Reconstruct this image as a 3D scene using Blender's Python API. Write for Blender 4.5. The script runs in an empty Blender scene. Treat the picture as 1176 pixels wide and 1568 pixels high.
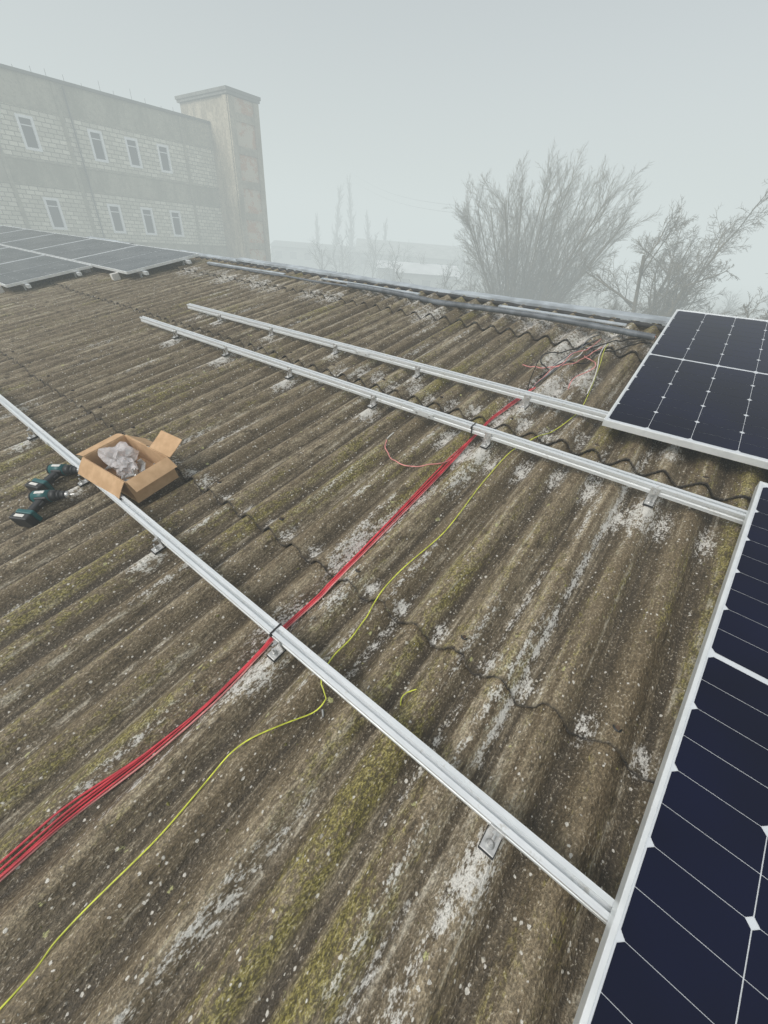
import bpy, bmesh, math, random
from mathutils import Vector, Matrix, noise
SL=math.radians(12); T=math.tan(SL); H=1.31
rad=math.radians
scene=bpy.context.scene
COL=scene.collection
A=0.026; PITCH=0.16; X0=0.06
SEAM0=0.825; SEAML=1.32; LIFT=.018

# ------------------------------------------------------------ helpers
def link(ob,parent=None):
    COL.objects.link(ob)
    if parent: ob.parent=parent
    return ob
def empty(name,loc=(0,0,0)):
    e=bpy.data.objects.new(name,None); e.location=loc; e.empty_display_size=.2
    return link(e)
def mesh_obj(name,verts,faces,mat=None,parent=None,smooth=False):
    me=bpy.data.meshes.new(name); me.from_pydata(verts,[],faces); me.update()
    if mat: me.materials.append(mat)
    if smooth:
        me.polygons.foreach_set('use_smooth',[True]*len(me.polygons))
    return link(bpy.data.objects.new(name,me),parent)
class MB:
    """mesh builder, several materials"""
    def __init__(s): s.v=[];s.f=[];s.m=[];s.sm=[]
    def add(s,verts,faces,mi=0,M=None,smooth=False):
        o=len(s.v)
        s.v+= [tuple(M@Vector(p)) if M else tuple(p) for p in verts]
        for fc in faces:
            s.f.append([i+o for i in fc]); s.m.append(mi); s.sm.append(smooth)
    def box(s,a,b,mi=0,M=None,bev=0):
        bm=bmesh.new(); bmesh.ops.create_cube(bm,size=1)
        c=[(a[i]+b[i])/2 for i in range(3)]; d=[b[i]-a[i] for i in range(3)]
        for v in bm.verts: v.co=Vector([c[i]+v.co[i]*d[i] for i in range(3)])
        if bev: bmesh.ops.bevel(bm,geom=bm.edges[:],offset=bev,segments=2,affect='EDGES',profile=.5)
        s.bm(bm,mi,M)
    def cyl(s,p,q,r1,r2=None,n=16,mi=0,M=None,bev=0):
        r2=r1 if r2 is None else r2
        p=Vector(p);q=Vector(q);d=q-p
        bm=bmesh.new(); bmesh.ops.create_cone(bm,cap_ends=True,segments=n,radius1=r1,radius2=r2,depth=d.length)
        R=d.to_track_quat('Z','Y').to_matrix().to_4x4(); R.translation=(p+q)/2
        bmesh.ops.transform(bm,matrix=R,verts=bm.verts)
        if bev: bmesh.ops.bevel(bm,geom=[e for e in bm.edges if len(e.link_faces)==2 and e.calc_face_angle(0)>.8],offset=bev,segments=2,affect='EDGES')
        s.bm(bm,mi,M,smooth=n>8)
    def bm(s,bm,mi=0,M=None,smooth=False):
        bm.verts.index_update()
        s.add([v.co.copy() for v in bm.verts],[[v.index for v in f.verts] for f in bm.faces],mi,M,smooth)
        bm.free()
    def tube(s,pts,rs,n=5,mi=0):
        o=len(s.v); k=len(pts)
        up=Vector((0.13,0.21,1)).normalized()
        for i,p in enumerate(pts):
            t=(pts[min(i+1,k-1)]-pts[max(i-1,0)])
            if t.length<1e-9: t=Vector((0,0,1))
            t.normalize()
            a=t.cross(up)
            if a.length<.05: a=t.cross(Vector((1,0,0)))
            a.normalize(); b=t.cross(a)
            r=rs[i] if isinstance(rs,list) else rs
            for j in range(n):
                an=2*math.pi*j/n
                s.v.append(tuple(p+a*(math.cos(an)*r)+b*(math.sin(an)*r)))
        for i in range(k-1):
            for j in range(n):
                s.f.append([o+i*n+j,o+i*n+(j+1)%n,o+(i+1)*n+(j+1)%n,o+(i+1)*n+j]); s.m.append(mi); s.sm.append(True)
    def obj(s,name,mats,parent=None,M=None,shade=None):
        me=bpy.data.meshes.new(name); me.from_pydata(s.v,[],s.f)
        for m in mats: me.materials.append(m)
        me.polygons.foreach_set('material_index',s.m)
        me.polygons.foreach_set('use_smooth',s.sm)
        me.update()
        ob=bpy.data.objects.new(name,me)
        if M: ob.matrix_world=M
        return link(ob,parent)
def catmull(P,step=.02):
    P=[Vector(p) for p in P]; out=[]
    for i in range(len(P)-1):
        p0=P[max(i-1,0)];p1=P[i];p2=P[i+1];p3=P[min(i+2,len(P)-1)]
        n=max(2,int((p2-p1).length/step))
        for k in range(n):
            t=k/n
            out.append(.5*((2*p1)+(-p0+p2)*t+(2*p0-5*p1+4*p2-p3)*t*t+(-p0+3*p1-3*p2+p3)*t**3))
    out.append(P[-1]); return out

# ------------------------------------------------------------ materials
def newmat(name):
    m=bpy.data.materials.new(name); m.use_nodes=True
    nt=m.node_tree; nt.nodes.clear()
    return m,nt
class N:
    def __init__(s,nt): s.nt=nt
    def n(s,t,**k):
        nd=s.nt.nodes.new(t)
        for a,b in k.items(): setattr(nd,a,b)
        return nd
    def L(s,a,b): s.nt.links.new(a,b)
    def setin(s,sock,v):
        if hasattr(v,'is_output'): s.L(v,sock)
        else: sock.default_value=v
    def math(s,op,a,b=None,c=None,clamp=False):
        nd=s.n('ShaderNodeMath',operation=op,use_clamp=clamp)
        s.setin(nd.inputs[0],a)
        if b is not None: s.setin(nd.inputs[1],b)
        if c is not None: s.setin(nd.inputs[2],c)
        return nd.outputs[0]
    def mix(s,f,a,b,bt='MIX'):
        nd=s.n('ShaderNodeMix',data_type='RGBA',blend_type=bt)
        s.setin(nd.inputs[0],f)
        for i,v in ((6,a),(7,b)):
            if isinstance(v,tuple) and len(v)==3: v=v+(1,)
            s.setin(nd.inputs[i],v)
        return nd.outputs[2]
    def mapr(s,v,a,b,c=0,d=1):
        nd=s.n('ShaderNodeMapRange'); nd.interpolation_type='SMOOTHSTEP'
        s.setin(nd.inputs[0],v)
        for i,x in enumerate((a,b,c,d)): nd.inputs[i+1].default_value=x
        return nd.outputs[0]
    def coord(s,scale=(1,1,1),out='Object',loc=(0,0,0)):
        tc=s.n('ShaderNodeTexCoord'); mp=s.n('ShaderNodeMapping')
        mp.inputs['Scale'].default_value=scale; mp.inputs['Location'].default_value=loc
        s.L(tc.outputs[out],mp.inputs[0]); return mp.outputs[0]
    def noise(s,vec,scale,detail=4,rough=.5,out='Fac'):
        nd=s.n('ShaderNodeTexNoise'); s.L(vec,nd.inputs['Vector'])
        nd.inputs['Scale'].default_value=scale; nd.inputs['Detail'].default_value=detail; nd.inputs['Roughness'].default_value=rough
        return nd.outputs[out]
    def bump(s,h,strength=.5,dist=.01):
        nd=s.n('ShaderNodeBump'); nd.inputs['Strength'].default_value=strength; nd.inputs['Distance'].default_value=dist
        s.L(h,nd.inputs['Height']); return nd.outputs[0]
    def bsdf(s,color,rough=.6,metal=0,normal=None,spec=.5,**k):
        b=s.n('ShaderNodeBsdfPrincipled')
        if isinstance(color,tuple) and len(color)==3: color=color+(1,)
        s.setin(b.inputs['Base Color'],color); s.setin(b.inputs['Roughness'],rough); s.setin(b.inputs['Metallic'],metal)
        s.setin(b.inputs['Specular IOR Level'],spec)
        for kk,v in k.items(): s.setin(b.inputs[kk.replace('_',' ')],v)
        if normal: s.L(normal,b.inputs['Normal'])
        o=s.n('ShaderNodeOutputMaterial'); s.L(b.outputs[0],o.inputs[0]); return b
def simple(name,col,rough=.5,metal=0,var=.15,scale=20,bump=0,spec=.5,**k):
    m,nt=newmat(name); g=N(nt)
    c=g.coord(); f=g.noise(c,scale,2,.6)
    dark=tuple(x*(1-var) for x in col); lite=tuple(min(1,x*(1+var)) for x in col)
    cc=g.mix(g.mapr(f,.3,.7),dark,lite)
    nrm=g.bump(g.noise(c,scale*4,4),bump,.004) if bump else None
    g.bsdf(cc,rough,metal,nrm,spec,**k); return m

# --- roof
def mat_roof():
    m,nt=newmat('weathered_asbestos_cement'); g=N(nt)
    tc=g.n('ShaderNodeTexCoord'); sp=g.n('ShaderNodeSeparateXYZ'); g.L(tc.outputs['Object'],sp.inputs[0])
    X=sp.outputs[0]
    w=g.math('COSINE',g.math('MULTIPLY',g.math('SUBTRACT',X,X0),2*math.pi/PITCH))
    crest=g.math('MULTIPLY_ADD',w,.5,.5)
    streak=g.noise(g.coord((38,1.2,1.1)),1,5,.66)
    streak2=g.noise(g.coord((5,.30,.5),loc=(3,7,0)),1,2,.5)
    grain=g.noise(g.coord((1,.62,1)),170,2,.7)
    grain2=g.noise(g.coord((1,.40,1)),34,4,.72)
    mo=g.noise(g.coord((2.2,.5,1),loc=(5,2,0)),1.6,2,.6)
    mo2=g.noise(g.coord((1,.45,1),loc=(1,9,0)),52,3,.8)
    f1=g.math('ADD',g.math('MULTIPLY',streak,.60),g.math('MULTIPLY',grain2,.40))
    col=g.mix(g.mapr(f1,.41,.60),(.165,.120,.066),(.440,.360,.235))
    col=g.mix(g.mapr(streak2,.38,.62,0,.75),col,(.190,.140,.074))
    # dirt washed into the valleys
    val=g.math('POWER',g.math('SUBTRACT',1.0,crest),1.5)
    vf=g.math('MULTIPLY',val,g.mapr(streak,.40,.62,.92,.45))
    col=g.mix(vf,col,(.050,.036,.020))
    # moss, thicker towards the right-hand sheets
    ml=g.mapr(crest,.10,.52)
    side=g.mapr(X,-3.2,-.7,-.034,.010)
    ms=g.math('ADD',g.math('ADD',g.math('MULTIPLY',mo,.44),g.math('MULTIPLY',mo2,.34)),g.math('MULTIPLY',streak,.22))
    mm=g.math('MULTIPLY',g.mapr(g.math('ADD',ms,side),.505,.585),ml)
    mm=g.math('MULTIPLY',mm,.74)
    col=g.mix(mm,col,g.mix(g.mapr(grain,.40,.60),(.150,.128,.020),(.345,.300,.058)))
    # pale weathered crest streaks
    pc=g.math('MULTIPLY',g.mapr(streak,.555,.68),g.mapr(grain2,.45,.56,.1,1))
    col=g.mix(g.math('MULTIPLY',pc,.72),col,(.62,.565,.45))
    # grain
    col=g.mix(g.mapr(grain,.38,.60,.50,0),col,(.020,.015,.008))
    col=g.mix(g.mapr(grain,.59,.71,0,.55),col,(.66,.61,.50))
    col=g.mix(g.mapr(grain2,.30,.46,.72,0),col,(.042,.031,.016))
    # lichen specks
    for sc,th,c,l,a,b_ in ((72,.14,(.72,.69,.62),0,.82,.84),(24,.05,(.50,.50,.22),6,.94,.96)):
        v=g.n('ShaderNodeTexVoronoi'); v.inputs['Scale'].default_value=sc
        g.L(g.coord(loc=(l,l*2,0)),v.inputs['Vector'])
        rr=g.n('ShaderNodeSeparateColor'); g.L(v.outputs['Color'],rr.inputs[0])
        pick=g.mapr(rr.outputs[0],a,b_)
        dd=g.math('ADD',v.outputs['Distance'],g.math('MULTIPLY',g.math('SUBTRACT',mo2,.5),1.4))
        dot=g.math('SUBTRACT',1.0,g.mapr(dd,th,th+.12))
        col=g.mix(g.math('MULTIPLY',g.math('MULTIPLY',dot,pick),.85),col,c)
    # cement dust, attribute painted by position on the sheets
    at=g.n('ShaderNodeAttribute'); at.attribute_name='dust'
    cn=g.math('ADD',g.math('MULTIPLY',mo2,.62),g.math('MULTIPLY',grain,.38))
    ch=g.mapr(g.math('ADD',cn,g.math('MULTIPLY',at.outputs['Fac'],.22)),.565,.69)
    ch=g.math('MULTIPLY',ch,g.mapr(at.outputs['Fac'],.04,.4))
    col=g.mix(g.math('MULTIPLY',ch,.88),col,(.72,.70,.65))
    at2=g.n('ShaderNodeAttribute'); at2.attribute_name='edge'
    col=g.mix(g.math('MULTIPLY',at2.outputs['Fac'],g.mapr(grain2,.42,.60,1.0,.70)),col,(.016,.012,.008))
    h=g.math('ADD',g.math('MULTIPLY',grain,.45),g.math('MULTIPLY',grain2,1.0))
    g.bsdf(col,.60,0,g.bump(h,1.0,.012),.5)
    return m
M_roof=mat_roof()
def mat_alu():
    m,nt=newmat('extruded_aluminium'); g=N(nt)
    s1=g.noise(g.coord((2,60,60)),1,3,.6); s2=g.noise(g.coord(),22,5,.75)
    c=g.mix(g.mapr(s1,.35,.65),(.70,.73,.74),(.80,.82,.83))
    c=g.mix(g.mapr(s2,.56,.72,0,.55),c,(.40,.38,.32))
    g.bsdf(c,g.mapr(s2,.4,.65,.34,.55),.35); return m
M_alu=mat_alu()
M_steel=simple('zinc_steel',(.56,.56,.55),.35,.65,.12,60)
M_rubber=simple('black_rubber',(.018,.018,.018),.6,0,.2,60)
M_frame=simple('anodised_frame',(.78,.80,.80),.36,.30,.05,20)
M_zip=simple('black_nylon',(.012,.012,.012),.45,0,.2,60)
M_red=simple('red_cable_sheath',(.60,.050,.068),.42,0,.25,14)
M_pink=simple('faded_red_cable',(.68,.27,.25),.45,0,.2,14)
M_yel=simple('earth_wire_yellow_green',(.62,.66,.07),.42,0,.25,30)
M_white=simple('white_tape',(.68,.66,.62),.6,0,.1,30)
M_hose=simple('grey_corrugated_conduit',(.12,.135,.15),.5,0,.3,12)
M_flash=simple('galvanised_flashing',(.46,.50,.53),.42,.35,.25,5)
M_flashd=simple('old_bitumen',(.035,.035,.035),.8,0,.3,9)

def mat_cell(name,a,b_,dew):
    m,nt=newmat(name); g=N(nt)
    n=g.noise(g.coord(),2.5,2)
    c=g.mix(g.mapr(n,.3,.7),a,b_)
    g.bsdf(c,dew,0,None,.12)
    return m
M_cell=mat_cell('monocrystalline_cell',(.0008,.0020,.014),(.0015,.0034,.024),.09)
M_back=simple('white_backsheet_under_glass',(.62,.65,.68),.12,0,.04,8)
M_cell_refl=mat_cell('dewy_cell_painted_reflection',(.065,.075,.085),(.115,.125,.135),.22)  # pale base colour paints in the sky reflected by the dewy glass
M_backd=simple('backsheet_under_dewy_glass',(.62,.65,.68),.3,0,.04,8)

# ------------------------------------------------------------ roof surface
def seamshift(x,j):
    s=math.floor((x-0.02+0.56*(j%2))/1.12)
    rnd=random.Random(s*131+j*17)
    return rnd.uniform(-.014,.014), rnd.uniform(-.001,.005), s
def wav(x): return A*math.cos(2*math.pi*(x-X0)/PITCH)
def base(x,y): return -H+y*T+.005*noise.noise(Vector((x*.7,y*.5,0)))+.0025*noise.noise(Vector((x*6,y*1.1,3)))
def surf(x,y):
    j=math.floor((y-SEAM0)/SEAML); t=(y-SEAM0-j*SEAML)/SEAML
    return base(x,y)+wav(x)+LIFT*(1-t)
RAIL_Y=(.49,1.925,2.40)
BR=[x for x in [X0-.8*k for k in range(0,6)]]
dustpts=[]
def dens(x,y):
    d=0
    for bx,by,rx,ry,a in dustpts:
        ax=(x-bx)/rx
        if ax>2 or ax<-2: continue
        q=ax*ax+((y-by)/ry)**2
        if q<4: d=max(d,a*math.exp(-q))
    return d
rnd=random.Random(4)
for bx in BR: 
    dustpts.append((bx,1.84,.06,.12,1.0)); dustpts.append((bx,2.34,.05,.10,.9))
for bx in BR: dustpts.append((bx,.40,.045,.09,.95))
for k in range(9): dustpts.append((.30-.16*k,1.85+rnd.uniform(-.05,.08),.04,.12,.75+rnd.uniform(-.1,.2)))
for k in range(12): dustpts.append((-.35-.16*k,2.2+rnd.uniform(-.06,.1),.05,.10,.6+rnd.uniform(-.1,.2)))
for k in range(10): dustpts.append((-.80+rnd.uniform(-.06,.08),.35+k*.21,.05,.17,.66+rnd.uniform(-.1,.25)))
for k in range(7): dustpts.append((-.75+rnd.uniform(-.15,.2),2.5+k*.22,.10,.2,.85))
for k in range(20): dustpts.append((-.3-.32*k,3.5+rnd.uniform(-.1,.4),.14,.22,.65+rnd.uniform(-.1,.2)))
for k in range(5): dustpts.append((-.05,.75+k*.32,.014,.24,.85))
for k in range(6): dustpts.append((.05+rnd.uniform(-.02,.02),.32-k*.2,.03,.12,.6))
for k in range(18): dustpts.append((.3-.16*k+rnd.uniform(-.03,.03),.87,.035,.05,.65))
for k in range(110): dustpts.append((rnd.uniform(-5,.3),rnd.uniform(-.6,3.2),.016,.25,.54))
def roof_mesh(parent):
    V=[];F=[];dust=[];edge=[]
    xs=[];x=-34.0
    while x<5.2:
        xs.append(x)
        x+= PITCH/14 if -4.2<x<.75 else (PITCH/9 if -10<x<2 else PITCH/7)
    top=4.16
    for j in range(-4,3):
        y0=SEAM0+j*SEAML; y1=min(y0+SEAML+.15,top)
        L=y1-y0
        ts=[0,.004,.010,.02,.035,.06]+[.1+.06*k for k in range(int((L-.1)/.06)+1)]
        ts=[t for t in ts if t<L-.01]+[L]
        o=len(V); nx=len(xs)
        for ri,t in enumerate([-1]+ts):
            for x in xs:
                sh,lift,s=seamshift(x,j)
                jit=sh+.008*noise.noise(Vector((x*14,j*3.1,0)))+.009*noise.noise(Vector((x*45,j*3.1,5)))
                tt=max(t,0)
                y=y0+tt+(jit*(max(0,1-tt/.3)))
                z=base(x,y)+wav(x)+(LIFT+lift)*(1-tt/SEAML)
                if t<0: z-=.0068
                V.append((x,y,z))
                dust.append(dens(x,y) if x>-7 else 0)
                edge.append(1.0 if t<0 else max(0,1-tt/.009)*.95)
        for ri in range(len(ts)):
            for i in range(nx-1):
                a=o+ri*nx+i
                F.append((a,a+1,a+nx+1,a+nx))
    ob=mesh_obj('corrugated_sheets',V,F,M_roof,parent,True)
    me=ob.data
    for nm,dat in (('dust',dust),('edge',edge)):
        at=me.attributes.new(nm,'FLOAT','POINT'); at.data.foreach_set('value',dat)
    return ob
roofE=empty('corrugated_roof')
roof_mesh(roofE)
M_wallr=simple('rendered_wall',(.32,.31,.28),.9,0,.2,2)
yr=4.18; zr=-H+yr*T
b=MB()
b.add([(-34,yr,zr-.03),(5.2,yr,zr-.03),(5.2,yr+7,zr-.03-7*T),(-34,yr+7,zr-.03-7*T)],[(0,1,2,3)],0)
b.obj('back_slope',[M_roof],roofE)
b=MB()
ylo=-4.3; zlo=-H+ylo*T-.1
b.box((-33.6,ylo+.3,-7.3),(4.9,yr+6.6,zlo-.05),0)
b.obj('warehouse_walls',[M_wallr],roofE)
b=MB()
b.add([(4.95,ylo+.35,zlo),(4.95,yr,zr-.12),(4.95,yr+6.5,zlo-.1),(-33.5,ylo+.35,zlo),(-33.5,yr,zr-.12),(-33.5,yr+6.5,zlo-.1)],[(0,1,2),(3,5,4)],0)
b.obj('gable_walls',[M_wallr],roofE)
b=MB(); rnd=random.Random(9)
x=5.2
while x>-34:
    L=rnd.uniform(1.7,2.1) if x>-12 else 3
    dz=rnd.uniform(-.012,.018); dy=rnd.uniform(-.02,.02); tl=rnd.uniform(-.014,.014)
    prof=[(4.085,.030),(4.083,.055),(4.13,.066),(4.20,.076),(4.30,.050),(4.30,.02)]
    vs=[]; NS=7
    for k in range(NS):
        xx=x-(L+.05)*k/(NS-1); t=-tl+2*tl*k/(NS-1)
        w_=.009*noise.noise(Vector((xx*3.1,2,0)))
        for (py,pz) in prof: vs.append((xx,py+dy+w_,-H+4.085*T+pz+dz+t+w_))
    n=len(prof)
    b.add(vs,[(q*n+i,q*n+i+1,(q+1)*n+i+1,(q+1)*n+i) for q in range(NS-1) for i in range(n-1)],0)
    x-=L
b.obj('ridge_flashing',[M_flash],roofE)
b=MB()
pts=[]
for i in range(400):
    xx=5-i*.09; pts.append(Vector((xx,4.055+.015*noise.noise(Vector((xx*3,0,0))),-H+4.05*T+.026+.012*noise.noise(Vector((xx*5,1,0))))))
b.tube(pts,[.020+.010*noise.noise(Vector((p.x*4,4,0))) for p in pts],6,0)
b.obj('ridge_sealant',[M_flashd],roofE)

# ------------------------------------------------------------ rails
def roofM(x,y,h,yaw=0):
    return Matrix.Translation((x,y,-h+y*T))@Matrix.Rotation(SL,4,'X')@Matrix.Rotation(yaw,4,'Z')
def rail_profile():
    w=.020;hh=.042
    return [(-w,0),(-.006,0),(-.006,-.003),(-.0095,-.003),(-.0095,-.013),(.0095,-.013),(.0095,-.003),(.006,-.003),(.006,0),(w,0),
            (w,-.014),(w-.005,-.017),(w-.005,-.024),(w,-.027),(w,-hh),(-w,-hh),(-w,-.027),(-w+.005,-.024),(-w+.005,-.017),(-w,-.014)]
def bracket(b,x):
    z0=-.070
    b.box((x-.018,-.066,z0),(x+.018,-.018,z0+.004),1,bev=.0012)
    b.box((x-.018,-.0255,z0+.004),(x+.018,-.0205,-.004),1,bev=.0012)
    b.box((x-.020,-.070,z0-.006),(x+.020,-.012,z0-.0005),2,bev=.001)
    b.cyl((x,-.048,z0+.004),(x,-.048,z0+.007),.0115,n=20,mi=1)
    b.cyl((x,-.048,z0+.007),(x,-.048,z0+.015),.0078,n=6,mi=1)
    b.cyl((x,-.048,z0+.015),(x,-.048,z0+.032),.004,n=8,mi=1)
    b.cyl((x,-.0255,-.022),(x,-.034,-.022),.0090,n=6,mi=1)
    b.cyl((x,-.034,-.022),(x,-.044,-.022),.004,n=8,mi=1)
def rail(y,xa,xb,brs,splices=(),h=1.2):
    e=empty('mounting_rail'); 
    M=roofM(0,y,h)
    b=MB(); P=rail_profile(); n=len(P)
    vs=[(xa,p[0],p[1]) for p in P]+[(xb,p[0],p[1]) for p in P]
    fs=[(i,(i+1)%n,n+(i+1)%n,n+i) for i in range(n)]
    b.add(vs,fs,0)
    b.add([(xa,p[0],p[1]) for p in P],[tuple(range(n))],0); b.add([(xb,p[0],p[1]) for p in P],[tuple(reversed(range(n)))],0)
    b.obj('rail_profile',[M_alu],e,M)
    b=MB()
    for x in brs: bracket(b,x)
    for x in splices:
        b.box((x-.07,-.0235,-.036),(x+.07,-.0202,-.006),0,bev=.001)
        for q in (-.045,.045): b.cyl((x+q,-.0235,-.022),(x+q,-.029,-.022),.006,n=6,mi=1)
    b.obj('l_foot_brackets',[M_alu,M_steel,M_rubber],e,M)
    return e
rail(RAIL_Y[0],-6.1,.50,[X0-.8*k for k in range(0,8)],(-2.9,))
rail(RAIL_Y[1],-4.62,2.5,[X0-.8*k for k in range(-3,6)],(-1.16,))
rail(RAIL_Y[2],-4.54,2.5,[X0-.8*k for k in range(-3,6)],(-2.06,))
rail(3.55,-.15,2.5,[X0+.8*k for k in range(0,3)])

# ------------------------------------------------------------ panels
PW=1.134;PL=1.91;PT=.035
def panel_mesh(mats):
    b=MB()
    lip=.011
    b.box((0,0,0),(lip,PL,PT),0,bev=.0015); b.box((PW-lip,0,0),(PW,PL,PT),0,bev=.0015)
    b.box((lip,0,0),(PW-lip,lip,PT),0,bev=.0015); b.box((lip,PL-lip,0),(PW-lip,PL,PT),0,bev=.0015)
    b.box((lip,lip,PT-.008),(PW-lip,PL-lip,PT-.003),1)
    cw=.182;gap=.0022; nx=6
    mx=(PW-nx*cw-(nx-1)*gap)/2
    ch=.0905; half=10
    z=PT-.002
    mid=.018
    Lh=half*ch+(half-1)*.0014
    ybase=[PL/2-mid/2-Lh, PL/2+mid/2]
    c=.011
    for hb in ybase:
        for r_ in range(half):
            y=hb+r_*(ch+.0014)
            for i in range(nx):
                x=mx+i*(cw+gap)
                if r_%2==0: p=[(x+c,y),(x+cw-c,y),(x+cw,y+c),(x+cw,y+ch),(x,y+ch),(x,y+c)]
                else: p=[(x,y),(x+cw,y),(x+cw,y+ch-c),(x+cw-c,y+ch),(x+c,y+ch),(x,y+ch-c)]
                b.add([(q[0],q[1],z) for q in p],[tuple(range(6))],2)
    me=bpy.data.meshes.new('solar_panel'); me.from_pydata(b.v,[],b.f)
    for m in mats: me.materials.append(m)
    me.polygons.foreach_set('material_index',b.m); me.update()
    return me
PM=panel_mesh((M_frame,M_back,M_cell)); PMD=panel_mesh((M_frame,M_backd,M_cell_refl))
def panel(M,me=PM):
    ob=bpy.data.objects.new('solar_panel',me); ob.matrix_world=M; return link(ob)
M1=roofM(.287,.25,1.198,rad(-2.8))
panel(M1); panel(M1@Matrix.Translation((PW+.02,0,0)))
M2=roofM(-.283,2.26,1.198,rad(1.3))
panel(M2); panel(M2@Matrix.Translation((PW+.02,0,0)))
ROT=Matrix.Rotation(rad(90),4,'Z')
rows=[(2.74,-6.66),(1.60,-7.72),(.46,-8.78),(-.68,-9.84)]
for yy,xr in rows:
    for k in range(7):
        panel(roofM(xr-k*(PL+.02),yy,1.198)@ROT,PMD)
e=empty('array_support_rails')
b=MB()
for yy,xr in rows:
    for dy in (.22,.88):
        y=yy+dy
        b.box((xr-14,-.02,-.042),(xr+.10,.02,-.001),0,roofM(0,y,1.2))
        for q in range(0,8): b.box((xr-.1-q*1.6,-.03,-.09),(xr-.05-q*1.6,-.021,-.005),0,roofM(0,y,1.2))
    for q in range(0,10):
        b.box((xr-.35-q*1.0,-.10,-.085),(xr-.29-q*1.0,.0,.0),1,roofM(0,yy,1.2),bev=.002)
b.obj('array_rails',[M_alu,M_white],e)

# ------------------------------------------------------------ cables
def laid(P,off,win=6,step=.012,zfun=None):
    D=catmull([(p[0],p[1],0) for p in P],step)
    z=[surf(p.x,p.y) for p in D]; out=[]
    for i,p in enumerate(D):
        s=z[max(0,i-win):i+win+1]
        zz=.5*max(s)+.5*sum(s)/len(s)
        zz=max(zz,z[i])
        out.append(Vector((p.x,p.y,zz+off)))
    for _ in range(3):
        out=[out[0]]+[Vector((q.x,q.y,(out[i].z+q.z*2+out[i+2].z)/4)) for i,q in enumerate(out[1:-1])]+[out[-1]]
    return out
redP=[(-.86,-2.6),(-.85,-1.6),(-.848,-.9),(-.858,-.326),(-.850,-.143),(-.824,.064),(-.808,.248),(-.815,.448),(-.818,.538),(-.812,.83),(-.826,1.207),(-.838,1.681),(-.850,1.95),(-.850,2.12),(-.84,2.40),(-.83,2.53),(-.815,2.72)]
b=MB(); rnd=random.Random(2)
for k in range(5):
    ox=(k-2)*.0058
    P=[]
    for i,p in enumerate(redP):
        w=.35+.65*min(1,abs(p[1]-.5)/.3)
        if p[1]>1.8: w=.45
        P.append((p[0]+ox*w+.013*noise.noise(Vector((p[1]*2.6,k*3.3,0))),p[1]))
    pts=laid(P,.0042+.0045*(k%2),4)
    b.tube(pts,.0031,8,1 if k==4 else 0)
b.obj('red_solar_cables',[M_red,M_pink])
b=MB()
ends=[[(-.815,2.70),(-.80,2.93),(-.78,3.1),(-.755,3.3),(-.75,3.5),(-.72,3.66)],
      [(-.82,2.70),(-.805,2.93),(-.83,3.05),(-.79,3.2),(-.74,3.35),(-.70,3.6)],
      [(-.812,2.70),(-.80,2.93),(-.76,3.02),(-.76,3.2),(-.70,3.38),(-.69,3.62)],
      [(-.818,2.68),(-.80,3.02),(-.72,3.2),(-.72,3.38),(-.66,3.62)],
      [(-.81,2.70),(-.75,3.0),(-.73,3.18),(-.69,3.35),(-.67,3.6)],
      [(-1.001,2.921),(-.93,2.88),(-.778,2.953),(-.70,3.1),(-.695,3.219),(-.64,3.5)],
      [(-.64,3.6),(-.60,3.3),(-.55,3.1),(-.52,2.95),(-.497,2.774)],
      [(-.70,3.3),(-.61,3.2),(-.56,3.05),(-.62,2.85),(-.60,2.7)],
      [(-.36,3.75),(-.52,3.62),(-.66,3.42),(-.80,3.30),(-.92,3.12),(-.90,2.98),(-.82,2.90)],
      [(-.36,3.72),(-.50,3.50),(-.62,3.36),(-.66,3.18),(-.78,3.06),(-.84,2.86)]]
cm=[3,3,1,2,3,1,2,1,4,4]
for i,P in enumerate(ends): b.tube(laid(P,.006+.006*(i%3),8),.0045 if cm[i]==4 else .0032,7,cm[i])
b.obj('loose_cable_ends',[M_red,M_pink,M_white,M_hose,M_zip])
b=MB(); b.tube(laid([(-1.219,1.651),(-1.19,1.60),(-1.147,1.573),(-1.06,1.526),(-.934,1.556),(-.86,1.66),(-.85,1.75)],.005,6),.0028,7,0)
b.tube(laid([(-1.219,1.651),(-1.23,1.70),(-1.236,1.735)],.006,3),.0034,7,1)
b.obj('cable_tail',[M_pink,M_white])
yelP=[(-.60,-1.6),(-.59,-.9),(-.599,-.384),(-.618,-.252),(-.600,-.041),(-.613,.183),(-.56,.32),(-.503,.448),(-.520,.475),(-.556,.496),(-.574,.568),(-.570,.65),(-.581,.743),(-.605,.918),(-.572,1.245),(-.604,1.638),(-.609,1.887),(-.56,2.1),(-.507,2.28),(-.46,2.5),(-.50,2.85),(-.55,3.15),(-.60,3.4),(-.62,3.6)]
b=MB(); b.tube(laid(yelP,.004,5),.0022,7,0)
p=laid([(-.503,.448),(-.492,.440),(-.484,.432)],.004,2); b.tube(p,.0035,7,1)
b.obj('earth_wire',[M_yel,M_steel])
b=MB(); b.tube(laid([(-.311,.600),(-.322,.618),(-.318,.638),(-.297,.662)],.004,2),.0020,7,0)
b.obj('wire_offcut',[M_yel])
b=MB()
for (x,y) in ((-.765,RAIL_Y[0]),(-.84,RAIL_Y[1])):
    M=roofM(0,y,1.2)
    for a_,c_ in (((x-.003,-.0225,.0005),(x+.003,.0225,.003)),((x-.003,-.0235,-.06),(x+.003,-.0208,.003)),((x-.003,.0208,-.06),(x+.003,.0235,.003))):
        b.box(a_,c_,0,M)
    b.box((x-.005,-.028,-.012),(x+.005,-.0236,-.002),0,M)
b.obj('cable_ties',[M_zip])
b=MB()
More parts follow.
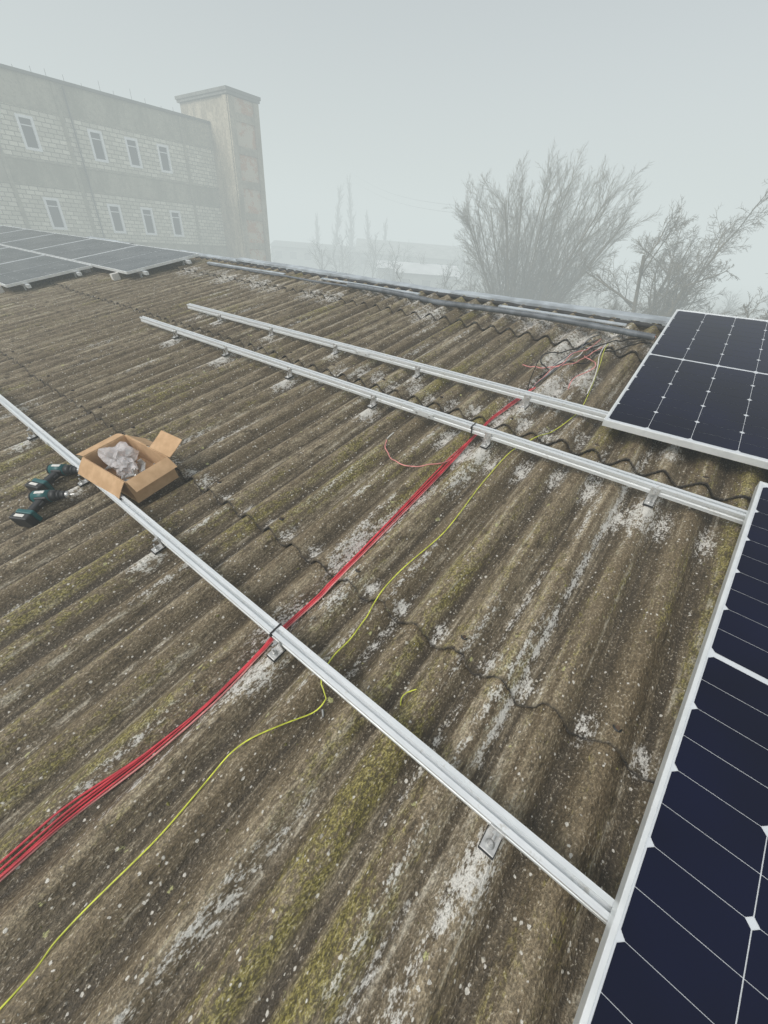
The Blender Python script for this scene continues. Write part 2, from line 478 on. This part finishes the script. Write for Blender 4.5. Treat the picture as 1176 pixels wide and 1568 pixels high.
def hosept(x):
    return Vector((x,3.70+.05*math.sin(x*1.7)+.04*noise.noise(Vector((x*1.3,0,0))),surf(X0,3.70)+.020+.03*abs(math.sin(x*1.35))))
pts=[];rs=[];x=-.35;i=0
while x>-3.45:
    pts.append(hosept(x)); rs.append(.0205 if i%2 else .0260); x-=.008;i+=1
b.tube(pts,rs,10,0)
for s_ in (0,1,2):
    pp=[hosept(-.35-.03*k)+Vector((0,.03+.018*s_,-.012+.01*math.sin(k*.3+s_))) for k in range(0,105 if s_<2 else 70)]
    b.tube(pp,.006,6,[1,0,2][s_])
pp=[Vector((-3.3-.05*k,3.78+.02*math.sin(k*.31),surf(X0,3.78)+.010)) for k in range(62)]
b.tube(pp,.012,7,0)
b.obj('corrugated_conduit',[M_hose,M_zip,M_pink])
b=MB()
for (x,y,L,yaw) in ((-.6,3.93,1.1,1.5),(-2.6,3.90,1.5,-1.5),(-4.7,3.86,1.7,1.5)):
    b.box((-L,-.02,0),(0,.02,.012),0,Matrix.Translation((x,y,surf(X0,y)+.004))@Matrix.Rotation(rad(yaw),4,'Z')@Matrix.Rotation(SL,4,'X'),bev=.002)
b.obj('flashing_offcuts',[M_flash])
b=MB(); z=surf(-.80,2.54); b.tube([Vector((-.80,2.54,z)),Vector((-.803,2.55,z+.12)),Vector((-.79,2.56,z+.24))],.003,6,0)
b.tube([Vector((-.80,2.54,z-.01)),Vector((-.80,2.54,z+.012))],.012,8,0)
b.obj('anchor_rod',[M_rubber])
b=MB(); rnd=random.Random(12)
for j in range(-2,3):
    for k in range(0,18):
        x=X0+.16-.48*k
        y=SEAM0+j*SEAML+.06+rnd.uniform(-.01,.01); z=surf(x,y)
        b.cyl((x,y,z-.001),(x,y,z+.002),.012,n=12,mi=0); b.cyl((x,y,z+.002),(x,y,z+.006),.006,n=6,mi=1)
M_rust=simple('rusty_nail',(.12,.075,.045),.8,.3,.3,60)
b.obj('roofing_nails',[M_rubber,M_rust],roofE)
M_grit=simple('cement_crumbs',(.46,.43,.36),.9,0,.3,30); M_mossc=simple('moss_crumbs',(.13,.12,.035),.95,0,.4,30)
b=MB(); rnd=random.Random(77)
for k in range(1700):
    x=rnd.uniform(-3.4,.35); y=rnd.uniform(-.45,2.6); z=surf(x,y); s=rnd.choice((.0018,.0025,.003,.0045))*rnd.uniform(.7,1.2)
    if rnd.random()<.25: s*=1.6
    mi=0 if rnd.random()<.6 else 1
    vs=[(x+s*rnd.uniform(.6,1.3)*dx,y+s*rnd.uniform(.6,1.3)*dy,z+s*.7*dz+.0005) for dx,dy,dz in ((1,0,0),(0,1,0),(-1,0,0),(0,-1,0),(0,0,1))]
    b.add(vs,[(0,1,4),(1,2,4),(2,3,4),(3,0,4)],mi)
b.obj('roof_debris',[M_grit,M_mossc],roofE)

# ------------------------------------------------------------ cardboard box
def cardboard():
    m,nt=newmat('cardboard'); g=N(nt)
    f=g.noise(g.coord(),14,4,.6); c=g.mix(g.mapr(f,.3,.7),(.47,.30,.165),(.60,.40,.235))
    g.bsdf(c,.85,0,None,.2); return m
M_card=cardboard()
M_bag=simple('clear_plastic_bag',(.88,.85,.86),.10,0,.06,9,Alpha=.42)
bx=empty('cardboard_box'); 
BM=Matrix.Translation((-2.325,.528,surf(X0,.55)+.001))@Matrix.Rotation(rad(5),4,'Z')@Matrix.Rotation(SL,4,'X')
W,Dp,Hb,t=.40,.235,.135,.004
b=MB()
b.box((0,0,0),(W,Dp,t),0)
b.box((0,0,t),(W,t,Hb),0); b.box((0,Dp-t,t),(W,Dp,Hb),0)
b.box((0,t,t),(t,Dp-t,Hb),0); b.box((W-t,t,t),(W,Dp-t,Hb),0)
def flap(o,axis,L,wd,ang,curl=.1):
    ax=Vector(axis[0]).normalized(); out=Vector(axis[1]).normalized(); n_=6
    vs=[];p=Vector(o)
    for i in range(n_+1):
        a=ang+curl*(i/n_)
        if i: p=p+(out*math.cos(a)+Vector((0,0,1))*math.sin(a))*(wd/n_)
        nn=(out*-math.sin(a)+Vector((0,0,1))*math.cos(a))*.0035
        for q in (p,p+ax*L,p+ax*L+nn,p+nn): vs.append(tuple(q))
    fs=[]
    for i in range(n_):
        a=i*4;c=a+4
        fs+=[(a,a+1,c+1,c),(a+2,a+3,c+3,c+2),(a+1,a+2,c+2,c+1),(a+3,a,c,c+3)]
    fs+=[(0,3,2,1),(n_*4,n_*4+1,n_*4+2,n_*4+3)]
    b.add(vs,fs,0)
flap((W,.004,Hb+.001),((0,1,0),(1,0,0)),Dp-.008,.07,rad(-28),-.25)
flap((0,.004,Hb+.001),((0,1,0),(-1,0,0)),Dp-.008,.11,rad(-5),-.3)
flap((.004,0,Hb+.001),((1,0,0),(0,-1,0)),W-.008,.09,rad(-40),-.2)
flap((.24,Dp,Hb+.001),((1,0,0),(0,1,0)),W-.22,.11,rad(22),.15)
flap((.004,Dp,Hb+.001),((1,0,0),(0,1,0)),.20,.11,rad(-45),.1)
b.obj('carton',[M_card],bx,BM)
b=MB()
for s_,(cx,cy,cz,sc) in enumerate(((.10,.12,.10,1.0),(.18,.10,.08,.75))):
    bm=bmesh.new(); bmesh.ops.create_icosphere(bm,subdivisions=3,radius=1)
    for v in bm.verts:
        q=v.co*1.5+Vector((s_*5,0,0))
        n1=noise.noise(q); n2=noise.noise(q*2.3)
        v.co=Vector((v.co.x*.085,v.co.y*.07,v.co.z*.055))*(sc*(.95+.55*n1+.35*n2))
    b.bm(bm,0,Matrix.Translation((cx,cy,cz)),False)
b.obj('plastic_bag',[M_bag],bx,BM)
b=MB(); rnd=random.Random(5)
for k in range(34):
    p=Vector((rnd.uniform(.04,.37),rnd.uniform(.03,.2),.02+rnd.uniform(0,.05)))
    R=Matrix.Translation(p)@Matrix.Rotation(rnd.uniform(0,6),4,'Z')@Matrix.Rotation(rnd.uniform(-.6,.6),4,'X')
    b.box((-.03,-.012,0),(.03,.012,.004),0,R); b.box((-.03,-.012,.004),(-.026,.012,.035),0,R)
b.obj('spare_brackets',[M_steel],bx,BM)

# ------------------------------------------------------------ cordless drills
M_teal=simple('teal_tool_plastic',(.0,.085,.09),.4,0,.1,30)
M_tblack=simple('black_tool_plastic',(.015,.016,.017),.5,0,.2,60)
def drill(M):
    e=empty('cordless_drill')
    b=MB()
    b.cyl((-.085,0,0),(.015,0,0),.031,.031,n=24,mi=0,bev=.008)
    b.cyl((.010,0,0),(.045,0,0),.030,.026,n=24,mi=1,bev=.003)
    b.cyl((.045,0,0),(.060,0,0),.024,.022,n=20,mi=1,bev=.002)
    b.cyl((.060,0,0),(.090,0,0),.021,.019,n=20,mi=1,bev=.002)
    b.cyl((.090,0,0),(.102,0,0),.019,.008,n=20,mi=2)
    b.cyl((.102,0,0),(.128,0,0),.0035,n=8,mi=2)
    b.cyl((-.092,0,0),(-.083,0,0),.026,.030,n=24,mi=1)
    b.box((-.06,-.034,-.020),(.005,-.005,.020),1,bev=.006)
    R=Matrix.Translation((-.028,-.03,0))@Matrix.Rotation(rad(-12),4,'Z')
    b.box((-.020,-.085,-.017),(.018,.0,.017),1,R,bev=.009)
    b.box((-.0215,-.075,-.0125),(-.012,-.01,.0125),0,R,bev=.003)
    b.box((.015,-.035,-.009),(.026,-.006,.009),1,R,bev=.003)
    b.box((-.042,-.105,-.034),(.050,-.080,.034),0,R,bev=.006)
    b.box((-.045,-.143,-.037),(.055,-.106,.037),1,R,bev=.007)
    b.box((-.020,-.130,.0372),(.030,-.115,.039),3,R)
    b.box((-.06,-.008,.029),(-.01,.008,.0325),3,bev=.001)
    b.obj('drill_body',[M_teal,M_tblack,M_steel,M_white],e)
    e.matrix_world=M
def lay(x,y,yaw,lift,tilt=0):
    return Matrix.Translation((x,y,surf(X0,y)+lift))@Matrix.Rotation(SL,4,'X')@Matrix.Rotation(yaw,4,'Z')@Matrix.Rotation(tilt,4,'X')
drill(lay(-2.32,.305,rad(40),.034,rad(8)))
drill(lay(-2.50,.44,rad(32),.034,rad(4)))

# ------------------------------------------------------------ ground
def mat_ground():
    m,nt=newmat('winter_grass'); g=N(nt)
    c=g.coord(); f=g.noise(c,.08,4,.6); f2=g.noise(c,1.5,3,.7)
    col=g.mix(g.mapr(f,.35,.65),(.07,.07,.03),(.15,.13,.08)); col=g.mix(g.mapr(f2,.3,.7,0,.6),col,(.05,.05,.03))
    g.bsdf(col,.95,0,None,.2); return m
GZ=-7.0
n=24; vs=[];fs=[]
for i in range(n+1):
    for j in range(n+1):
        vs.append((-600+1200*i/n,-600+1200*j/n,GZ))
for i in range(n):
    for j in range(n):
        a=i*(n+1)+j; fs.append((a,a+n+1,a+n+2,a+1))
mesh_obj('ground',vs,fs,mat_ground())

# ------------------------------------------------------------ factory building
D=36.0
def mat_wall():
    m,nt=newmat('limestone_block_wall'); g=N(nt)
    tc=g.n('ShaderNodeTexCoord'); sp=g.n('ShaderNodeSeparateXYZ'); g.L(tc.outputs['Object'],sp.inputs[0])
    cb=g.n('ShaderNodeCombineXYZ'); g.L(g.math('ADD',sp.outputs[1],sp.outputs[0]),cb.inputs[0]); g.L(sp.outputs[2],cb.inputs[1])
    br=g.n('ShaderNodeTexBrick'); g.L(cb.outputs[0],br.inputs['Vector'])
    br.inputs['Color1'].default_value=(.82,.79,.66,1); br.inputs['Color2'].default_value=(.56,.54,.44,1); br.inputs['Mortar'].default_value=(.24,.23,.18,1)
    br.inputs['Scale'].default_value=1; br.inputs['Brick Width'].default_value=.44; br.inputs['Row Height'].default_value=.22; br.inputs['Mortar Size'].default_value=.022
    br.inputs['Bias'].default_value=.15
    f=g.noise(g.coord((1,1,.35)),1.1,5,.7); f2=g.noise(g.coord(),5,4,.7)
    pl=g.mix(g.mapr(f,.38,.62),(.30,.29,.22),(.44,.42,.33)); pl=g.mix(g.mapr(f2,.45,.65,0,.5),pl,(.23,.22,.165))
    Z=g.math('ADD',sp.outputs[2],g.math('MULTIPLY',g.math('SUBTRACT',f2,.5),.25))
    def band(a,b_): return g.math('MULTIPLY',g.math('GREATER_THAN',Z,a),g.math('LESS_THAN',Z,b_))
    bd=g.math('MAXIMUM',band(.072*D,.137*D),band(-.036*D,.037*D))
    bd=g.math('MAXIMUM',bd,band(-.15*D,-.07*D))
    brc=g.mix(g.mapr(f,.45,.68,0,.5),br.outputs['Color'],(.44,.42,.33))
    col=g.mix(bd,pl,brc)
    g.bsdf(col,.93,0,None,.2); return m
def mat_tower():
    m,nt=newmat('concrete_and_brick'); g=N(nt)
    f=g.noise(g.coord((1,1,.5)),1.3,5,.7); f2=g.noise(g.coord(),6,4,.7)
    c=g.mix(g.mapr(f,.38,.62),(.28,.25,.185),(.46,.41,.31)); c=g.mix(g.mapr(f2,.42,.65,0,.5),c,(.20,.17,.12))
    g.bsdf(c,.93,0,None,.2); return m
def mat_brick():
    m,nt=newmat('exposed_brick'); g=N(nt)
    tc=g.n('ShaderNodeTexCoord'); sp=g.n('ShaderNodeSeparateXYZ'); g.L(tc.outputs['Object'],sp.inputs[0])
    cb=g.n('ShaderNodeCombineXYZ'); g.L(g.math('ADD',sp.outputs[1],sp.outputs[0]),cb.inputs[0]); g.L(sp.outputs[2],cb.inputs[1])
    br=g.n('ShaderNodeTexBrick'); g.L(cb.outputs[0],br.inputs['Vector']); br.inputs['Scale'].default_value=1
    br.inputs['Brick Width'].default_value=.25; br.inputs['Row Height'].default_value=.075; br.inputs['Mortar Size'].default_value=.01
    br.inputs['Color1'].default_value=(.56,.27,.13,1); br.inputs['Color2'].default_value=(.42,.21,.11,1); br.inputs['Mortar'].default_value=(.40,.33,.24,1)
    f=g.noise(g.coord(),1.4,5,.75)
    c=g.mix(g.mapr(f,.45,.52),br.outputs['Color'],(.54,.47,.36))
    g.bsdf(c,.93,0,None,.2); return m
M_wall=mat_wall(); M_tow=mat_tower(); M_brick=mat_brick()
M_band=simple('plaster_string_course',(.34,.325,.25),.93,0,.2,3)
M_wf=simple('white_window_frame',(.84,.85,.85),.5,0,.05,5)
M_glass=simple('window_glass',(.035,.040,.042),.12,0,.3,1)
M_cop=simple('dark_metal_coping',(.14,.145,.13),.6,.2,.2,3)
fac=empty('factory_building')
ya,yb=-14.0,.65*D; zt=.1755*D
wins=[]
cols=[.3065,.4076,.4685,.5276]
cols=[c*D for c in cols]+[.205*D,.105*D,.045*D,-.015*D,-.11*D,-.2*D,-.28*D]
ww=.0215*D
for c in cols:
    for (z0,z1) in ((.0845*D,.1255*D),(-.0215*D,.0222*D),(-.1275*D,-.0838*D)): wins.append((c,c+ww,z0,z1))
ysb=sorted(set([ya,yb]+[w[0] for w in wins]+[w[1] for w in wins]))
zsb=sorted(set([GZ,zt]+[w[2] for w in wins]+[w[3] for w in wins]))
b=MB(); X=-D
for i in range(len(ysb)-1):
    for k in range(len(zsb)-1):
        y0,y1,z0,z1=ysb[i],ysb[i+1],zsb[k],zsb[k+1]
        ym=(y0+y1)/2;zm=(z0+z1)/2
        if any(w[0]<ym<w[1] and w[2]<zm<w[3] for w in wins): continue
        b.add([(X,y0,z0),(X,y1,z0),(X,y1,z1),(X,y0,z1)],[(0,1,2,3)],0)
q=.16
for (y0,y1,z0,z1) in wins:
    b.add([(X,y0,z0),(X,y1,z0),(X,y1,z1),(X,y0,z1),(X-q,y0,z0),(X-q,y1,z0),(X-q,y1,z1),(X-q,y0,z1)],[(0,4,5,1),(1,5,6,2),(2,6,7,3),(3,7,4,0)],0)
bk=-D-14
b.add([(X,ya,GZ),(bk,ya,GZ),(bk,ya,zt),(X,ya,zt),(X,yb,GZ),(bk,yb,GZ),(bk,yb,zt),(X,yb,zt)],[(0,1,2,3),(4,7,6,5),(1,5,6,2)],0)
b.obj('masonry_walls',[M_wall],fac)
b=MB(); b.box((bk-.2,ya-.2,zt),(X+.14,yb-.02,zt+.14),0); b.obj('roof_coping',[M_cop],fac)
b=MB()
for (y0,y1,z0,z1) in wins:
    fw=.10; xf=X-.05
    b.box((xf-.06,y0-.03,z0-.03),(xf+.075,y0+fw,z1+.03),0); b.box((xf-.06,y1-fw,z0-.03),(xf+.075,y1+.03,z1+.03),0)
    b.box((xf-.06,y0+fw,z1-fw),(xf+.075,y1-fw,z1+.03),0); b.box((xf-.06,y0+fw,z0-.03),(xf+.095,y1-fw,z0+fw),0)
    b.box((xf-.06,y0+fw,z1-.42),(xf-.01,y1-fw,z1-.37),0)
    b.box((xf-.08,y0+fw-.01,z0+fw-.01),(xf-.065,y1-fw+.01,z1-fw+.01),1)
b.obj('windows',[M_wf,M_glass],fac)
b=MB()
for z in (.137*D,.071*D,.038*D,-.036*D): b.box((X+.004,ya,z-.04),(X+.03,yb-.02,z+.04),0)
for y in (.372*D,.585*D,.27*D,.16*D): b.box((X+.0045,y-.10,GZ),(X+.05,y+.10,zt-.02),0)
b.obj('plaster_bands',[M_band],fac)
b=MB(); b.cyl((X+.13,.385*D,GZ),(X+.13,.385*D,zt-.1),.045,n=8); b.obj('drainpipe',[M_cop],fac)
b=MB(); rnd=random.Random(7)
for k in range(14):
    y=.30*D+k*.9+rnd.uniform(-.2,.2); hh=rnd.uniform(.15,.6)
    b.cyl((X-.3,y,zt+.14),(X-.3,y,zt+.14+hh),.012,n=6)
b.obj('roof_rods',[M_cop],fac)
tx0,tx1,ty0,ty1,tz=-1.101*D,-.9285*D,.65*D,.72*D,.2225*D
b=MB()
b.box((tx0,ty0,GZ),(tx1,ty1,tz-.32),0)
pw=.42
for (y0,y1) in ((ty0-.03,ty0+pw),(ty1-pw,ty1+.03)): b.box((tx1+.003,y0,GZ),(tx1+.13,y1,tz-.34),0)
b.box((tx1-.5,ty0-.10,GZ),(tx1+.001,ty0-.003,tz-.34),0)
for z in (-.105*D,-.03*D,.025*D,.08*D,.135*D,.185*D): b.box((tx1+.004,ty0+pw+.003,z-.22),(tx1+.10,ty1-pw-.003,z+.22),0)
b.box((tx0-.15,ty0-.15,tz-.30),(tx1+.20,ty1+.12,tz-.14),1); b.box((tx0-.22,ty0-.22,tz-.14),(tx1+.26,ty1+.18,tz+.04),1)
b.obj('stair_tower',[M_tow,M_cop],fac)
b=MB(); b.add([(tx1+.0025,ty0+pw,GZ),(tx1+.0025,ty1-pw,GZ),(tx1+.0025,ty1-pw,tz-.34),(tx1+.0025,ty0+pw,tz-.34)],[(0,1,2,3)],0)
b.obj('tower_brick_panel',[M_brick],fac)

# ------------------------------------------------------------ far buildings
M_far=simple('grey_render',(.22,.22,.20),.9,0,.2,.5); M_farr=simple('pale_sheet_roof',(.62,.63,.64),.7,0,.1,.5); M_dark=simple('dark_opening',(.03,.03,.03),.6,0,.2,2)
def shed(name,p,q,depth,zt_,rise,roofmat,win=5):
    p=Vector(p+(0,));q=Vector(q+(0,)); ax=(q-p).normalized(); L=(q-p).length; nrm=Vector((-ax.y,ax.x,0))
    M=Matrix(((ax.x,nrm.x,0,p.x),(ax.y,nrm.y,0,p.y),(0,0,1,0),(0,0,0,1)))
    e=empty(name); b=MB(); b.box((0,0,GZ),(L,depth,zt_),0,M)
    b.add([(0,.003,zt_),(0,depth-.003,zt_),(0,depth/2,zt_+rise),(L,.003,zt_),(L,depth-.003,zt_),(L,depth/2,zt_+rise)],[(0,1,2),(3,5,4)],0,M)
    b.obj('walls',[M_far],e)
    b=MB(); o=.4
    b.add([(-o,-o,zt_-.06),(L+o,-o,zt_-.06),(L+o,depth/2,zt_+rise+.08),(-o,depth/2,zt_+rise+.08),(-o,depth+o,zt_-.06),(L+o,depth+o,zt_-.06)],[(0,1,2,3),(3,2,5,4)],0,M)
    b.obj('roof',[roofmat],e)
    b=MB()
    for k in range(win):
        x=L*(k+.5)/win; b.box((x-.7,-.03,zt_-2.2),(x+.7,.02,zt_-.9),0,M)
    b.obj('windows',[M_dark],e)
def S(p,k): return (p[0]*k,p[1]*k)
shed('low_workshop',S((-69,54),1.2),S((-57,64),1.2),12,-2.4,.8,M_cop,6)
shed('warehouse_shed',S((-60,67),1.15),S((-44,80),1.15),16,-2.4,2.4,M_far,7)
shed('garage_shed',S((-37.5,50),1.2),S((-31,55.5),1.2),8,-4.0,1.2,M_farr,3)
shed('garage_shed',S((-44,54),1.15),S((-39,58),1.15),6,-3.8,.8,M_farr,2)

# ------------------------------------------------------------ trees
M_bark=simple('bare_bark',(.15,.13,.09),.95,0,.3,3)
M_barkf=simple('distant_bark',(.10,.09,.065),.95,0,.3,1)
def grow(b,p,d,L,r,lvl,rnd,spec):
    nseg=spec['seg'][lvl]; pts=[p.copy()]; rs=[r]; cur=p.copy(); dd=d.copy()
    maxl=len(spec['n'])
    r1=r*.40 if lvl<maxl else r*.45
    for i in range(nseg):
        dd=(dd+Vector((rnd.gauss(0,1),rnd.gauss(0,1),rnd.gauss(0,1)))*spec['wob'][lvl]+Vector((0,0,spec['up'][lvl]))).normalized()
        cur=cur+dd*(L/nseg); pts.append(cur.copy()); rs.append(r+(r1-r)*(i+1)/nseg)
    b.tube(pts,rs,6 if lvl==0 else (4 if lvl==1 else 3),0)
    if lvl>=maxl: return
    nb=spec['n'][lvl]
    for k in range(nb):
        t=spec['t0'][lvl]+(1-spec['t0'][lvl])*((k+rnd.random()*.9)/nb)
        f_=t*nseg; i=min(int(f_),nseg-1); q=pts[i].lerp(pts[i+1],f_-i); base_=(pts[i+1]-pts[i]).normalized()
        a=rnd.uniform(0,2*math.pi); s=base_.orthogonal().normalized(); s=Matrix.Rotation(a,3,base_)@s
        an=rad(rnd.uniform(*spec['ang'][lvl])); nd=(base_*math.cos(an)+s*math.sin(an)).normalized()
        rr=(r+(r1-r)*t)
        grow(b,q,nd,L*spec['len'][lvl]*rnd.uniform(.7,1.15)*(1.15-.55*t),max(rr*spec['rad'][lvl],spec.get('min',.010)),lvl+1,rnd,spec)
def tree(name,loc,h,spec,stems,seed,spread,r0,mat=M_bark,fall=.22):
    rnd=random.Random(seed); b=MB()
    for s in range(stems):
        a=2*math.pi*(s*.618+rnd.random()*.1); tl=rad(spread*math.sqrt((s+.5)/stems)) if stems>1 else 0
        d=Vector((math.cos(a)*math.sin(tl),math.sin(a)*math.sin(tl),math.cos(tl)))
        grow(b,Vector((math.cos(a)*.25,math.sin(a)*.25,0)),d,h*rnd.uniform(.93,1.0)*(1-fall*(tl/rad(max(spread,1)))),r0*rnd.uniform(.7,1.1),0,rnd,spec)
    ob=b.obj(name,[mat]); ob.location=loc; return ob
broom=dict(seg=[8,5,3,2],wob=[.025,.06,.07,.09],up=[.012,.05,.05,.03],n=[15,9,6],t0=[.25,.12,.12],ang=[(18,44),(16,42),(16,44)],len=[.30,.50,.56],rad=[.45,.5,.7],min=.0072)
tree('bare_tree',(-12.6,33.4,GZ),11.3,broom,30,5,35,.085,fall=.07)
rough=dict(seg=[6,6,5,3,2],wob=[.05,.11,.14,.17,.2],up=[.02,.04,.04,.03,.02],n=[9,9,7,6],t0=[.30,.20,.14,.12],ang=[(28,60),(26,58),(26,58),(24,54)],len=[.52,.52,.50,.56],rad=[.60,.50,.52,.7],min=.0072)
tree('bare_tree',(-3.6,29.0,GZ),9.0,rough,4,8,20,.17)
tree('bare_tree',(1.9,25.5,GZ),7.2,rough,3,21,22,.17)
tree('bare_tree',(6.6,28.0,GZ),8.4,rough,1,31,10,.2)
b=MB(); rnd=random.Random(44)
pop=dict(seg=[6,4,3],wob=[.03,.08,.1],up=[.05,.15,.12],n=[34,8],t0=[.12,.1],ang=[(15,35),(20,45)],len=[.2,.5],rad=[.45,.7],min=.02)
bush=dict(seg=[4,3,3,2],wob=[.12,.15,.2,.2],up=[.03,.05,.05,.02],n=[8,7,5],t0=[.1,.15,.1],ang=[(20,60),(20,60),(20,60)],len=[.6,.55,.5],rad=[.6,.65,.7],min=.010)
for i in range(5):
    grow(b,Vector((-84+i*3.0,80+i*2.8,GZ)),Vector((0,0,1)),rnd.uniform(15,18) if i in(1,2) else rnd.uniform(9,12),.35,0,rnd,pop)
for i in range(34):
    th=rad(rnd.uniform(84,146)); R=rnd.uniform(62,105)
    p=Vector((math.cos(th)*R,math.sin(th)*R,GZ))
    grow(b,p,Vector((rnd.gauss(0,.1),rnd.gauss(0,.1),1)).normalized(),rnd.uniform(4,7.0),.16,0,rnd,bush)
b.obj('distant_tree_line',[M_barkf])
b=MB(); 
for i in range(38):
    th=rad(rnd.uniform(84,124)); R=rnd.uniform(32,48)
    grow(b,Vector((math.cos(th)*R,math.sin(th)*R,GZ)),Vector((rnd.gauss(0,.15),rnd.gauss(0,.15),1)).normalized(),rnd.uniform(3.0,5.0),.07,0,rnd,bush)
b.obj('undergrowth',[M_barkf])
b=MB()
for k in range(2):
    p0=Vector((-80,88,12-k*1.2));p1=Vector((-13,36,2.6-k*.5)); pts=[]
    for i in range(31):
        t=i/30; q=p0.lerp(p1,t); q.z-=3*math.sin(math.pi*t)*.5; pts.append(q)
    b.tube(pts,.010,4,0)
b.obj('overhead_power_line',[M_zip])

# ------------------------------------------------------------ fog
SIG=.0165
m,nt=newmat('fog_volume'); g=N(nt)
ab=g.n('ShaderNodeVolumeAbsorption'); ab.inputs['Color'].default_value=(0,0,0,1); ab.inputs['Density'].default_value=SIG
em=g.n('ShaderNodeEmission'); em.inputs['Color'].default_value=(.665,.73,.725,1); em.inputs['Strength'].default_value=SIG*1.0  # fog glows by emission, standing in for scattered daylight; also lights the scene
ad=g.n('ShaderNodeAddShader'); g.L(ab.outputs[0],ad.inputs[0]); g.L(em.outputs[0],ad.inputs[1])
o=g.n('ShaderNodeOutputMaterial'); g.L(ad.outputs[0],o.inputs['Volume'])
b=MB(); b.box((-560,-560,GZ-1),(560,560,19),0); b.obj('fog',[m])

# ------------------------------------------------------------ world, sun, camera
w=bpy.data.worlds.new('World'); scene.world=w; w.use_nodes=True; nt=w.node_tree; nt.nodes.clear(); g=N(nt)
sky=g.n('ShaderNodeTexSky'); sky.sky_type='NISHITA'; sky.sun_disc=False; sky.sun_elevation=rad(42); sky.sun_rotation=rad(200)
sky.dust_density=5; sky.air_density=1
hs=g.n('ShaderNodeHueSaturation'); hs.inputs['Saturation'].default_value=.30; g.L(sky.outputs[0],hs.inputs['Color'])
bg=g.n('ShaderNodeBackground'); bg.inputs['Strength'].default_value=.15; g.L(hs.outputs[0],bg.inputs[0])
o=g.n('ShaderNodeOutputWorld'); g.L(bg.outputs[0],o.inputs[0])
sd=bpy.data.lights.new('sun','SUN'); sd.energy=1.5; sd.angle=rad(25); sd.color=(1,.97,.92)
so=link(bpy.data.objects.new('sun',sd))
az=rad(200); el=rad(42); dirv=Vector((math.sin(az)*math.cos(el),math.cos(az)*math.cos(el),math.sin(el)))
so.rotation_euler=dirv.to_track_quat('Z','Y').to_euler()
r=Vector((0.7798,0.6225,0.0662)); d=Vector((0.3979,-0.4108,-0.8205)); f=Vector((-0.4833,0.6661,-0.5678))
f.normalize(); r=(r-f*r.dot(f)).normalized(); d=f.cross(r)
cam=bpy.data.cameras.new('camera'); co=link(bpy.data.objects.new('camera',cam))
up=-d if d.z<0 else d
co.matrix_world=Matrix(((r.x,up.x,-f.x,0),(r.y,up.y,-f.y,0),(r.z,up.z,-f.z,0),(0,0,0,1)))
cam.sensor_fit='VERTICAL'; cam.sensor_height=36; cam.sensor_width=36; cam.lens=36*600/1568; cam.clip_start=.02; cam.clip_end=2000
scene.camera=co
scene.view_settings.view_transform='Standard'; scene.view_settings.look='None'; scene.view_settings.exposure=0
